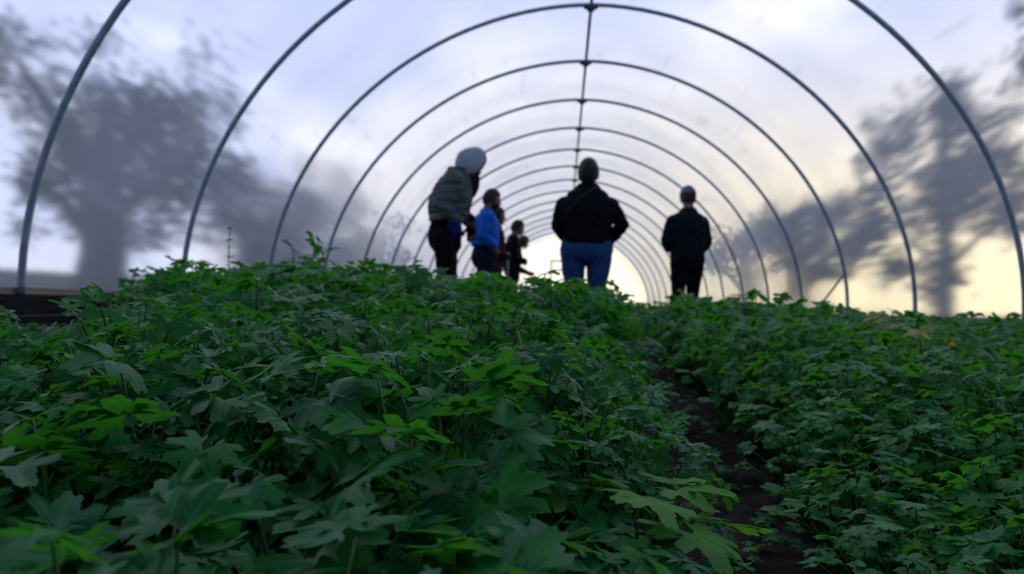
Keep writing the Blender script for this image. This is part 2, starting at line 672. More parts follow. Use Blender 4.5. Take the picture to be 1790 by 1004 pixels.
PARS_HI = leaflet(41, ((0, 1.0, 36), (-52, 0.86, 28), (52, 0.86, 28), (-100, 0.55, 22), (100, 0.55, 22)), 0.30, 0.24, 13, 116, 1.0)
PARS_LO = leaflet(19, ((0, 1.0, 36), (-52, 0.86, 28), (52, 0.86, 28)), 0.32, 0.16, 9, 112, 1.0)
CORI_HI = leaflet(37, ((0, 1.0, 44), (-58, 0.94, 38), (58, 0.94, 38)), 0.52, 0.2, 12, 122, 0.98)
CORI_LO = leaflet(17, ((0, 1.0, 44), (-58, 0.94, 38), (58, 0.94, 38)), 0.62, 0.12, 8, 120, 0.98)


def compound(shape, rg, laterals=2):
    """compound leaf lying in XY, attached at origin and growing along +Y, unit ~ leaflet length 1"""
    VF, FF = [], []
    n = 0
    spec = [(0.25, 0.0, 0.0, 1.0)]
    sp = rg.uniform(58, 80)
    spec += [(0.12, R(sp), 0.0, rg.uniform(0.74, 0.95)), (0.12, -R(sp), 0.0, rg.uniform(0.74, 0.95))]
    if laterals > 2:
        spec += [(-0.75, R(sp + 8), 0.0, 0.66), (-0.75, -R(sp + 8), 0.0, 0.66)]
    for dy, ang, _, s in spec:
        v = shape[0].copy() * s
        ax = np.abs(v[:, 0])
        fold = rg.uniform(0.05, 0.42)
        droop = rg.uniform(0.08, 0.42)
        rad2 = v[:, 0] ** 2 + v[:, 1] ** 2
        v[:, 2] = fold * ax - droop * rad2 + 0.05 * np.sin(v[:, 0] * 9 + rg.uniform(0, 6)) * np.sqrt(rad2)
        c, sn = math.cos(ang), math.sin(ang)
        x, y = v[:, 0] * c - v[:, 1] * sn, v[:, 0] * sn + v[:, 1] * c
        off = 0.14
        v[:, 0] = x - sn * off
        v[:, 1] = y + c * off + dy
        if laterals > 2 or True:
            v[:, 2] += -0.10 * (v[:, 1] - 0.2) ** 2 + rg.uniform(-0.05, 0.08) * (1 if ang else 0)
        VF.append(v)
        FF.append(shape[1] + n)
        n += len(v)
    return np.concatenate(VF), np.concatenate(FF)


def tube_np(P, r0, r1, n=5):
    P = np.asarray(P, float)
    m_ = len(P)
    T = np.gradient(P, axis=0)
    T /= np.linalg.norm(T, axis=1)[:, None] + 1e-9
    u = np.array([1.0, 0.13, 0.07])
    V = []
    for i in range(m_):
        u = u - T[i] * (u @ T[i])
        u /= np.linalg.norm(u) + 1e-9
        w = np.cross(T[i], u)
        r = r0 + (r1 - r0) * i / (m_ - 1)
        for k in range(n):
            a = 2 * PI * k / n
            V.append(P[i] + r * (math.cos(a) * u + math.sin(a) * w))
    F = []
    for i in range(m_ - 1):
        for k in range(n):
            a, b_ = i * n + k, i * n + (k + 1) % n
            F += [(a, b_, b_ + n), (a, b_ + n, a + n)]
    F += [(0, k + 1, k) for k in range(1, n - 1)]
    e = (m_ - 1) * n
    F += [(e, e + k, e + k + 1) for k in range(1, n - 1)]
    return np.array(V), np.array(F)


def plant_arrays(seed, shape, nl, leaf, spread, laterals, stem_r=0.010, minh=0.45, seg=7, ntube=5):
    """unit-height plant: (foliage V,F), (stems V,F)"""
    rg = np.random.default_rng(seed)
    LV, LF, SV, SF = [], [], [], []
    ln = sn = 0
    ph0 = rg.uniform(0, 6.28)
    for i in range(nl):
        q = (i + 0.5) / nl
        ph = ph0 + i * 2.399 + rg.uniform(-0.3, 0.3)
        h = minh + (1.0 - minh) * (1 - q) ** 0.8 + rg.uniform(-0.05, 0.05)
        rr = spread * (0.20 + 0.80 * q ** 0.7) * rg.uniform(0.75, 1.15)
        base = np.array([rg.uniform(-0.06, 0.06), rg.uniform(-0.06, 0.06), -0.03])
        tip = np.array([math.cos(ph) * rr, math.sin(ph) * rr, h])
        c1 = base + np.array([math.cos(ph) * rr * 0.25, math.sin(ph) * rr * 0.25, h * 0.65])
        t = np.linspace(0, 1, seg)[:, None]
        P = (1 - t) ** 2 * base + 2 * t * (1 - t) * c1 + t ** 2 * tip
        v, f = tube_np(P, stem_r * rg.uniform(0.8, 1.2), stem_r * 0.45, ntube)
        SV.append(v)
        SF.append(f + sn)
        sn += len(v)
        lv, lf = compound(shape, rg, laterals)
        lv = lv * leaf * rg.uniform(0.72, 1.22)
        yaw = ph - PI / 2 + rg.uniform(-0.7, 0.7)
        pit = rg.uniform(-1.0, 0.35) + (0.35 if q < 0.25 else 0)
        rol = rg.uniform(-0.7, 0.7)
        Mx = np.array(Matrix.Rotation(yaw, 3, 'Z') @ Matrix.Rotation(pit, 3, 'X') @ Matrix.Rotation(rol, 3, 'Y'))
        LV.append(lv @ Mx.T + tip)
        LF.append(lf + ln)
        ln += len(lv)
    return (np.concatenate(LV), np.concatenate(LF)), (np.concatenate(SV), np.concatenate(SF))


NVAR = 10
PARS, CORI, PARS_L, CORI_L = [], [], [], []
for i in range(NVAR):
    PARS.append(plant_arrays(100 + i, PARS_HI, 19, 0.116, 0.52, 4 if i % 2 else 2))
    CORI.append(plant_arrays(200 + i, CORI_HI, 17, 0.108, 0.50, 2, 0.009))
    PARS_L.append(plant_arrays(300 + i, PARS_LO, 15, 0.135, 0.52, 2, 0.011, seg=4, ntube=3))
    CORI_L.append(plant_arrays(400 + i, CORI_LO, 15, 0.122, 0.50, 2, 0.010, seg=4, ntube=3))

BIG = [plant_arrays(500 + i, PARS_HI, 12, 0.19, 0.55, 2, 0.010) for i in range(7)]


def add_vein(me, shape):
    v = np.tile(shape[2], len(me.vertices) // len(shape[2])).astype(np.float32)
    me.attributes.new('vein', 'FLOAT', 'POINT').data.foreach_set('value', v)


def plant_meshes(arr, name, leafmat, stemmat, shape):
    out = []
    for (lv, lf), (sv, sf) in arr:
        a = bigmesh(name + '_foliage', lv, lf)
        a.materials.append(leafmat)
        add_vein(a, shape)
        b_ = bigmesh(name + '_stems', sv, sf)
        b_.materials.append(stemmat)
        out.append((a, b_))
    return out


PM = plant_meshes(PARS, 'parsley', M['parsley'], M['stem'], PARS_HI)
BM = plant_meshes(BIG, 'parsley', M['parsley'], M['stem'], PARS_HI)
CM = plant_meshes(CORI, 'coriander', M['coriander'], M['stem'], CORI_HI)


def canopy(x, y):
    """height of the leaf canopy above the soil"""
    px = path_x(y)
    near = 1 - min(max((y - 1.6) / 1.4, 0), 1)
    if x < px:
        t = min(max((y - 0.25) / 2.3, 0), 1)
        h = 0.195 + 0.22 * t ** 0.85
        if x < -0.7:
            h += 0.02 * t
        ylim = 1.9 + 1.6 * (-1.2 - x)
        e = min(max((-0.95 - x) / 0.3, 0), 1) * (1 - min(max((y - ylim) / 0.3, 0), 1))
        h = h * (1 - e) + min(h, 0.17) * e           # younger, lower plants in the corner by the left board
        h *= 1 - near * 0.45 * (1 - min(max((px - x - 0.10) / 0.28, 0), 1))   # low leaves along the path
    else:
        t = min(max((y - 0.45) / 3.2, 0), 1)
        h = 0.13 + 0.245 * t ** 0.8
        if x > 1.0:
            h *= 1 - 0.17 * min((x - 1.0) / 0.9, 1)
        h *= 1 - near * 0.35 * (1 - min(max((x - px - 0.12) / 0.25, 0), 1))
    return h


PEOPLE = [(-1.255, 6.84), (0.01, 7.5), (-1.21, 9.8), (-1.16, 10.75), (-1.07, 12.9), (-1.12, 13.95), (1.31, 9.65)]
left_spots, right_spots = [], []
prs = random.Random(5)


def too_close(lst, x, y, d):
    for a, b_, *_ in lst[-260:]:
        if (a - x) ** 2 + (b_ - y) ** 2 < d * d:
            return True
    return False


y = 0.16
cell = []
while y < 15.5:
    far = y > 6.0
    for side in (0, 1):
        lo, hi = ((-2.95, path_x(y) - 0.075 - 0.30 * canopy(path_x(y) - 0.1, y)) if side == 0 else (path_x(y) + 0.075 + 0.36 * canopy(path_x(y) + 0.1, y), 2.98))
        x = lo + prs.uniform(0, 0.1)
        while x < hi:
            h = canopy(x, y)
            step = (0.33 if not far else 0.55) * h + 0.015
            px, py = x + prs.uniform(-0.35, 0.35) * step, y + prs.uniform(-0.5, 0.5) * 0.11
            ok = lo <= px <= hi
            # frame: nothing right at the lens, nothing where the photograph cannot look
            d = py
            if abs((px + 0.2) + 0.066 * py) > 0.74 * py + 0.45:
                ok = False
            if (px + 0.2) ** 2 + py ** 2 < 0.36 ** 2 or (px + 0.15) ** 2 + (py - 0.78) ** 2 < 0.12 ** 2:
                ok = False
            if far and (abs(px + 1.17) < 0.22 or abs(px - 1.32) < 0.24 or abs(px - 0.1) < 0.24):
                ok = False                          # trodden paths between the far beds
            if any((px - a) ** 2 + (py - b_) ** 2 < 0.34 ** 2 for a, b_ in PEOPLE):
                ok = False
            # thin strip of soil showing near the left board
            if ok:
                (left_spots if side == 0 else right_spots).append((px, py, h * prs.uniform(0.84, 1.14)))
            x += step * prs.uniform(0.85, 1.2)
    y += 0.07 if y < 1.2 else (0.11 if y < 3 else (0.15 if not far else 0.30))


def place_plants(spots, meshes, low, name, label, cat, group, stuffname, stufflabel, mats, limit):
    sc = sorted(spots, key=lambda s: -s[2] / math.hypot(s[0] - CAM.x, s[1]))
    near, rest = sc[:limit], sc[limit:]
    for i, (x, y_, h) in enumerate(near):
        a, b_ = meshes[i % NVAR]
        if meshes is PM and math.hypot(x - CAM.x, y_) < 0.95:
            a, b_ = BM[i % 7]
        t = thing(name, label, cat, (x, y_, soil_z(x, y_)), prs.uniform(0, 2 * PI), group)
        w = 0.55 * h + 0.45 * 0.28 if h < 0.28 else h
        t.scale = (w, w, h)
        for nm, me in (('foliage', a), ('stems', b_)):
            o = bpy.data.objects.new(nm, me)
            COL.objects.link(o)
            o.parent = t
    if rest:
        VV, FF, MI = [], [], []
        n = 0
        for i, (x, y_, h) in enumerate(rest):
            (lv, lf), (sv, sf) = low[i % NVAR]
            a = prs.uniform(0, 2 * PI)
            c, s = math.cos(a), math.sin(a)
            rot = np.array([[c, -s, 0], [s, c, 0], [0, 0, 1]])
            for v, f, mi in ((lv, lf, 0), (sv, sf, 1)):
                VV.append((v * h) @ rot.T + np.array([x, y_, soil_z(x, y_)]))
                FF.append(f + n)
                MI.append(np.full(len(f), mi, np.int32))
                n += len(v)
        me = bigmesh(stuffname, np.concatenate(VV), np.concatenate(FF))
        me.materials.append(mats[0])
        me.materials.append(mats[1])
        me.polygons.foreach_set('material_index', np.concatenate(MI))
        o = bpy.data.objects.new(stuffname, me)
        COL.objects.link(o)
        tag(o, stufflabel, 'herb bed', kind='stuff')
    print('PLANTS', name, len(near), len(rest))


place_plants(left_spots, PM, PARS_L, 'parsley_plant', 'leafy green parsley plant in the dense bed left of the soil path', 'parsley plant',
             'parsley plants of the left bed', 'parsley_bed', 'mass of parsley farther back in the left bed', (M['parsley'], M['stem']), 300)
place_plants(right_spots, CM, CORI_L, 'coriander_plant', 'low round-leaved herb plant in the bed right of the soil path', 'herb plant',
             'herb plants of the right bed', 'herb_bed', 'mass of round-leaved herbs farther back in the right bed', (M['coriander'], M['stem']), 300)


def special(name, label, cat, loc, h, w, arr, lm, sm, rotz=0.0):
    t = thing(name, label, cat, (loc[0], loc[1], soil_z(loc[0], loc[1])), rotz)
    t.scale = (w, w, h)
    (lv, lf), (sv, sf) = arr
    a = bigmesh('foliage', lv, lf)
    link_obj('foliage', a, lm, t)
    b_ = bigmesh('stems', sv, sf)
    link_obj('stems', b_, sm, t)
    return t


special('parsley_plant', 'bright yellow-green young plant at the edge of the soil path, bottom of the picture', 'parsley plant',
        (-0.125, 0.80, 0), 0.185, 0.30, plant_arrays(901, PARS_HI, 12, 0.20, 0.42, 2), M['bright'], M['stem'])
special('parsley_plant', 'tall parsley plant standing above the left bed between the third and fourth hoop feet', 'parsley plant',
        (-1.22, 3.05, 0), 0.58, 0.5, plant_arrays(902, PARS_HI, 24, 0.105, 0.46, 4), M['parsley'], M['stem'])
special('parsley_plant', 'bushy parsley plant at the left end of the bed beside the dark board', 'parsley plant',
        (-1.78, 3.15, 0), 0.47, 0.5, plant_arrays(903, PARS_HI, 20, 0.15, 0.5, 4), M['parsley'], M['stem'])
for i, (x, y_, h) in enumerate(((0.80, 2.2, 0.355), (0.88, 2.62, 0.375))):
    special('coriander_plant', ('yellowing herb plant, nearer of two pale ones in the right bed', 'yellowing herb plant, farther of two pale ones in the right bed')[i],
            'herb plant', (x, y_, 0), h, 0.3, plant_arrays(910 + i, CORI_HI, 7, 0.15, 0.3, 2), M['yellow'], M['stem'])


def stalk(name, label, x, y_, h, lean, leaves, seed):
    """thin bolting stalk with a few small leaves or buds up its length"""
    rg = np.random.default_rng(seed)
    t = thing(name, label, 'plant stalk', (x, y_, soil_z(x, y_)))
    P = [np.array([lean * q ** 1.6, 0.02 * math.sin(q * 5), h * q - 0.02]) for q in np.linspace(0, 1, 9)]
    v, f = tube_np(P, 0.0045, 0.002, 6)
    link_obj('stem', bigmesh('stem', v, f), M['palestem'], t)
    LV, LF, n = [], [], 0
    for i in range(leaves):
        q = 0.55 + 0.45 * i / max(leaves - 1, 1)
        lv, lf = compound(PARS_LO, rg, 2)
        lv = lv * rg.uniform(0.016, 0.030)
        Mx = np.array(Matrix.Rotation(rg.uniform(0, 6.28), 3, 'Z') @ Matrix.Rotation(rg.uniform(-0.4, 0.5), 3, 'X'))
        LV.append(lv @ Mx.T + np.array([lean * q ** 1.6, 0, h * q - 0.02]))
        LF.append(lf + n)
        n += len(lv)
    link_obj('leaves', bigmesh('leaves', np.concatenate(LV), np.concatenate(LF)), M['parsley'], t)
    return t


stalk('bolting_stalk', 'thin bolting stalk rising above the left bed between the second and third hoop feet', -1.62, 3.2, 0.66, 0.01, 9, 1)
stalk('bolting_stalk', 'pale upright stalk in the left bed below the hooded person', -0.72, 2.5, 0.50, 0.01, 6, 2)
stalk('bolting_stalk', 'pale upright stalk in front of the jeans of the broad man', -0.12, 2.6, 0.47, 0.0, 6, 3)
stalk('bolting_stalk', 'pale bent stalk leaning left in the middle of the left bed', -0.22, 1.25, 0.32, -0.05, 3, 4)

VV, FF, n = [], [], 0
lr = np.random.default_rng(77)
for i in range(150):
    y_ = 0.75 + 3.2 * lr.uniform() ** 1.4
    x = path_x(y_) + lr.normal() * 0.09 + 0.03
    lv, lf = compound(CORI_LO if i % 2 else PARS_LO, lr, 2)
    lv = lv * lr.uniform(0.010, 0.026)
    Mx = np.array(Matrix.Rotation(lr.uniform(0, 6.28), 3, 'Z') @ Matrix.Rotation(lr.uniform(-0.5, 0.5), 3, 'X'))
    VV.append(lv @ Mx.T + np.array([x, y_, soil_z(x, y_) + 0.012 + 0.02 * lr.uniform()]))
    FF.append(lf + n)
    n += len(lv)
lit = link_obj('seedlings', bigmesh('seedlings', np.concatenate(VV), np.concatenate(FF)), M['coriander'])
tag(lit, 'tiny seedlings and loose leaves scattered over the dark soil path', 'seedlings', kind='stuff')

# ------------------------------------------------------------------ trees outside
def tree(name, label, x, y_, h, blobs, leafmat, nleaf, size, trunk_r, seed, branch=True):
    rg = np.random.default_rng(seed)
    t = thing(name, label, 'tree', (x, y_, -0.1), 0, 'trees outside the plastic')
    b_ = MB()
    b_.tube([(0, 0, 0), (0.05, 0.02, h * 0.25), (-0.04, 0, h * 0.5), (0.02, 0, h * 0.78)], [trunk_r * 1.25, trunk_r, trunk_r * 0.75, trunk_r * 0.3], 10)
    for bx, by, bz, br in blobs:
        s = min(h * 0.45, bz * 0.55)
        b_.tube([(0, 0, s), (bx * 0.5, by * 0.5, (s + bz) * 0.5 + 0.1), (bx, by, bz)], [trunk_r * 0.5, trunk_r * 0.33, trunk_r * 0.12], 7)
    b_.build('trunk', M['bark'], t)
    vol = np.array([b[3] ** 2 for b in blobs])
    cnt = (nleaf * vol / vol.sum()).astype(int)
    VV, FF = [], []
    n = 0
    for (bx, by, bz, br), c in zip(blobs, cnt):
        # leaves gathered about the twigs of each bough, thinning outwards
        nc = max(8, int(c / 60))
        cc = rg.normal(size=(nc, 3)) * br * np.array([0.50, 0.50, 0.42])
        idx = rg.integers(0, nc, c)
        p = cc[idx] + rg.normal(size=(c, 3)) * br * 0.20 + np.array([bx, by, bz])
        d1 = rg.normal(size=(c, 3))
        d1 /= np.linalg.norm(d1, axis=1)[:, None]
        d2 = np.cross(d1, rg.normal(size=(c, 3)))
        d2 /= np.linalg.norm(d2, axis=1)[:, None]
        s = size * rg.uniform(0.7, 1.3, (c, 1))
        v = np.stack([p - d1 * s, p + d2 * s * 0.42 + np.cross(d1, d2) * s * 0.1, p + d1 * s, p - d2 * s * 0.42 + np.cross(d1, d2) * s * 0.1], 1).reshape(-1, 3)
        q = np.arange(c)[:, None] * 4 + n
        FF.append(np.concatenate([q + np.array([[0, 1, 2]]), q + np.array([[0, 2, 3]])]))
        VV.append(v)
        n += len(v)
    link_obj('foliage', bigmesh('foliage', np.concatenate(VV), np.concatenate(FF), False), leafmat, t)
    return t


tree('round_tree', 'big dark round tree beyond the left side, its trunk low between the first two hoops', -7.65, 12.0, 4.4,
     [(0, 0, 2.6, 1.35), (-0.75, 0.3, 3.2, 1.0), (0.95, -0.2, 2.3, 1.1), (0.45, 0.4, 3.6, 1.0), (1.6, 0.2, 2.8, 0.9), (-0.45, -0.3, 1.9, 0.7), (0.25, 0, 1.2, 0.55), (-1.6, 0.1, 4.2, 0.8)], M['tree_left'], 9000, 0.075, 0.36, 21)
tree('round_tree', 'fainter tree beyond the left side, behind the second hoop', -7.2, 16.5, 3.4,
     [(0, 0, 2.2, 0.9), (0.8, 0.2, 1.8, 0.8), (-0.7, 0.2, 2.7, 0.7), (0.5, -0.1, 1.2, 0.7)], M['tree_left'], 2200, 0.08, 0.16, 22)
tree('wide_tree', 'distant dark tree line mass low behind the third and fourth left hoops', -10.5, 30.0, 7.0,
     [(0, 0, 3.0, 1.9), (2.2, 0.2, 2.4, 1.6), (-2.2, 0.2, 3.6, 2.0), (0.5, 0.4, 4.6, 1.4), (1.2, 0, 1.2, 1.6), (-1.6, 0, 1.4, 1.6), (3.6, 0, 1.5, 1.3)], M['tree_left'], 7000, 0.14, 0.3, 26)
tree('tall_tree', 'big dark tree beyond the right side, behind the first two right-hand hoops', 5.95, 13.0, 5.4,
     [(0, 0, 2.7, 1.1), (-0.7, 0.3, 2.0, 0.8), (0.7, 0.2, 3.1, 0.9), (-0.8, 0.2, 3.3, 0.6), (0.2, 0.5, 3.9, 0.7), (1.1, 0, 2.2, 0.8), (-0.3, 0, 1.3, 0.6)], M['tree_right'], 4600, 0.085, 0.13, 23)
tree('tall_tree', 'leafy tree at the right edge beyond the nearest hoop, reaching the top corner', 7.1, 11.0, 6.0,
     [(0, 0, 3.9, 1.0), (0.7, 0.2, 4.6, 1.0), (0.6, 0, 3.0, 0.9), (-0.4, 0.2, 4.9, 0.7), (0.2, 0, 2.0, 0.6), (1.3, 0, 3.6, 0.9)], M['tree_right'], 4400, 0.085, 0.13, 27)
tree('tall_tree', 'slim tree beyond the right side, its straight trunk between the fifth and sixth hoops', 4.65, 16.5, 3.4,
     [(0.1, 0, 2.0, 0.7), (0.6, 0.1, 2.3, 0.6), (-0.4, 0.2, 2.4, 0.5), (0.8, 0.2, 1.4, 0.5), (1.2, 0, 2.0, 0.5)], M['tree_right'], 2400, 0.085, 0.25, 24)
tree('tall_tree', 'distant tree beyond the right side, right of the man in the grey cap', 5.3, 24.0, 4.0,
     [(0, 0, 2.5, 0.9), (-0.9, 0.1, 1.9, 0.7), (0.9, 0.1, 2.9, 0.8), (0.4, 0.2, 1.4, 0.6)], M['tree_right'], 2200, 0.10, 0.2, 25)

# ------------------------------------------------------------------ people
from mathutils.bvhtree import BVHTree


def cloth(name, c1, c2, rough=0.9, scale=30):
    return solid(name, c1, c2, scale, rough, 0, 0.25, spec=0.15)


M['hair'] = solid('dark_hair', (0.012, 0.009, 0.008), (0.03, 0.02, 0.016), 40, 0.6, 0, 0.5)
M['brownhair'] = solid('brown_hair', (0.035, 0.018, 0.012), (0.07, 0.035, 0.022), 40, 0.6, 0, 0.5)
M['black'] = cloth('black_fleece', (0.006, 0.007, 0.011), (0.011, 0.013, 0.019))
M['charcoal'] = cloth('charcoal_jacket', (0.010, 0.013, 0.020), (0.018, 0.022, 0.030))
M['blacktrouser'] = cloth('black_trousers', (0.006, 0.007, 0.010), (0.012, 0.013, 0.018))
M['navytrouser'] = cloth('navy_trousers', (0.008, 0.014, 0.035), (0.014, 0.022, 0.05))
M['jeans'] = cloth('blue_jeans', (0.030, 0.085, 0.27), (0.06, 0.14, 0.38), 0.9, 60)
M['greyjacket'] = cloth('grey_canvas_jacket', (0.11, 0.128, 0.135), (0.18, 0.20, 0.20), 0.9, 9)
M['greyhood'] = cloth('light_grey_hood', (0.52, 0.55, 0.64), (0.62, 0.65, 0.74), 0.9, 60)
M['lining'] = cloth('dark_scarf', (0.008, 0.010, 0.02), (0.02, 0.022, 0.035))
M['whiteshirt'] = cloth('pale_shirt', (0.45, 0.46, 0.52), (0.55, 0.56, 0.60))
M['blueglove'] = cloth('blue_glove', (0.012, 0.035, 0.26), (0.03, 0.06, 0.36))
M['bluejacket'] = cloth('bright_blue_jacket', (0.012, 0.14, 0.74), (0.028, 0.20, 0.86), 0.75, 12)
M['maroon'] = cloth('maroon_jumper', (0.045, 0.010, 0.020), (0.075, 0.018, 0.030))
M['browncoat'] = cloth('brown_coat', (0.060, 0.026, 0.016), (0.10, 0.045, 0.028))
M['rust'] = cloth('rust_trousers', (0.09, 0.025, 0.018), (0.13, 0.04, 0.03))
M['greycap'] = cloth('grey_cap', (0.16, 0.19, 0.23), (0.24, 0.27, 0.31))
M['boot'] = solid('dark_boot', (0.010, 0.009, 0.008), (0.02, 0.017, 0.015), 20, 0.7)
M['strap'] = cloth('dark_grey_strap', (0.10, 0.095, 0.10), (0.14, 0.13, 0.135))


def add_hand(mb, wrist, d, palm_n, thumb_side, curl=0.5, r=0.0088, scale=1.0):
    """palm plus five separate fingers; d points along the hand, palm_n out of the palm"""
    d = Vector(d).normalized()
    n = Vector(palm_n)
    n = (n - d * n.dot(d)).normalized()
    s = d.cross(n) * thumb_side                      # towards the thumb
    w = Vector(wrist)
    s_ = scale
    k = w + d * 0.085 * s_
    mb.tube([w - d * 0.02, w + d * 0.03 * s_, k], [0.027 * s_, 0.036 * s_, 0.040 * s_], 12, flat=(1.0, 0.42), ref=s)
    for i, (off, L) in enumerate(((0.030, 0.072), (0.010, 0.080), (-0.010, 0.075), (-0.029, 0.058))):
        p = k + s * off * s_ - d * 0.010 * s_
        a = curl * (0.45 + 0.08 * i)
        pts = [p]
        dirv_ = d.copy()
        for seg in (0.46, 0.31, 0.23):
            dirv_ = (Matrix.Rotation(-a if thumb_side else a, 3, s) @ dirv_) if False else (dirv_ * math.cos(a) + n * math.sin(a) * (1 if dirv_.dot(n) < 0.97 else 0)).normalized()
            p = p + dirv_ * L * seg * s_
            pts.append(p)
            a = a * 1.15
        mb.tube(pts, [r * 1.1, r * 1.05, r, r * 0.85], 8)
    t0 = w + d * 0.030 * s_ + s * 0.026 * s_
    t1 = t0 + (d * 0.55 + s * 0.65 + n * 0.25).normalized() * 0.040 * s_
    t2 = t1 + (d * 0.85 + s * 0.25 + n * 0.40).normalized() * 0.034 * s_
    mb.tube([t0, t1, t2], [r * 1.35, r * 1.15, r * 0.95], 8)


def add_head(mb, c, pitch=0.0, yaw=0.0, roll=0.0):
    Mh = Matrix.Rotation(yaw, 3, 'Z') @ Matrix.Rotation(-pitch, 3, 'X') @ Matrix.Rotation(roll, 3, 'Y')
    C = Vector(c)

    def skull(p):
        z = p.z / 0.118
        if z < 0:
            p.x *= 1 - 0.34 * (-z) ** 1.4
            p.y = p.y * (1 - 0.22 * (-z) ** 1.5) + 0.022 * (-z)
        else:
            p.y -= 0.010 * z
        return p
    mb.ellipsoid(C, (0.076, 0.098, 0.118), Mh, 24, 16, skull)

    def at(x, y_, z):
        return C + Mh @ Vector((x, y_, z))
    mb.tube([at(0, 0.092, 0.012), at(0, 0.106, -0.012), at(0, 0.117, -0.032)], [0.009, 0.011, 0.014], 8)      # nose
    mb.tube([at(-0.042, 0.082, 0.026), at(0, 0.094, 0.030), at(0.042, 0.082, 0.026)], 0.011, 8)               # brow
    mb.tube([at(-0.022, 0.095, -0.066), at(0, 0.101, -0.064), at(0.022, 0.095, -0.066)], 0.0075, 8)           # lips
    mb.tube([at(-0.020, 0.094, -0.076), at(0, 0.100, -0.077), at(0.020, 0.094, -0.076)], 0.0075, 8)
    mb.ellipsoid(at(0, 0.086, -0.104), (0.026, 0.022, 0.018), Mh)                                             # chin
    for s in (-1, 1):
        mb.ellipsoid(at(s * 0.079, -0.008, -0.012), (0.011, 0.020, 0.033), Mh)                               # ears
        mb.ellipsoid(at(s * 0.044, 0.066, -0.030), (0.026, 0.028, 0.024), Mh)                                # cheeks
    return Mh


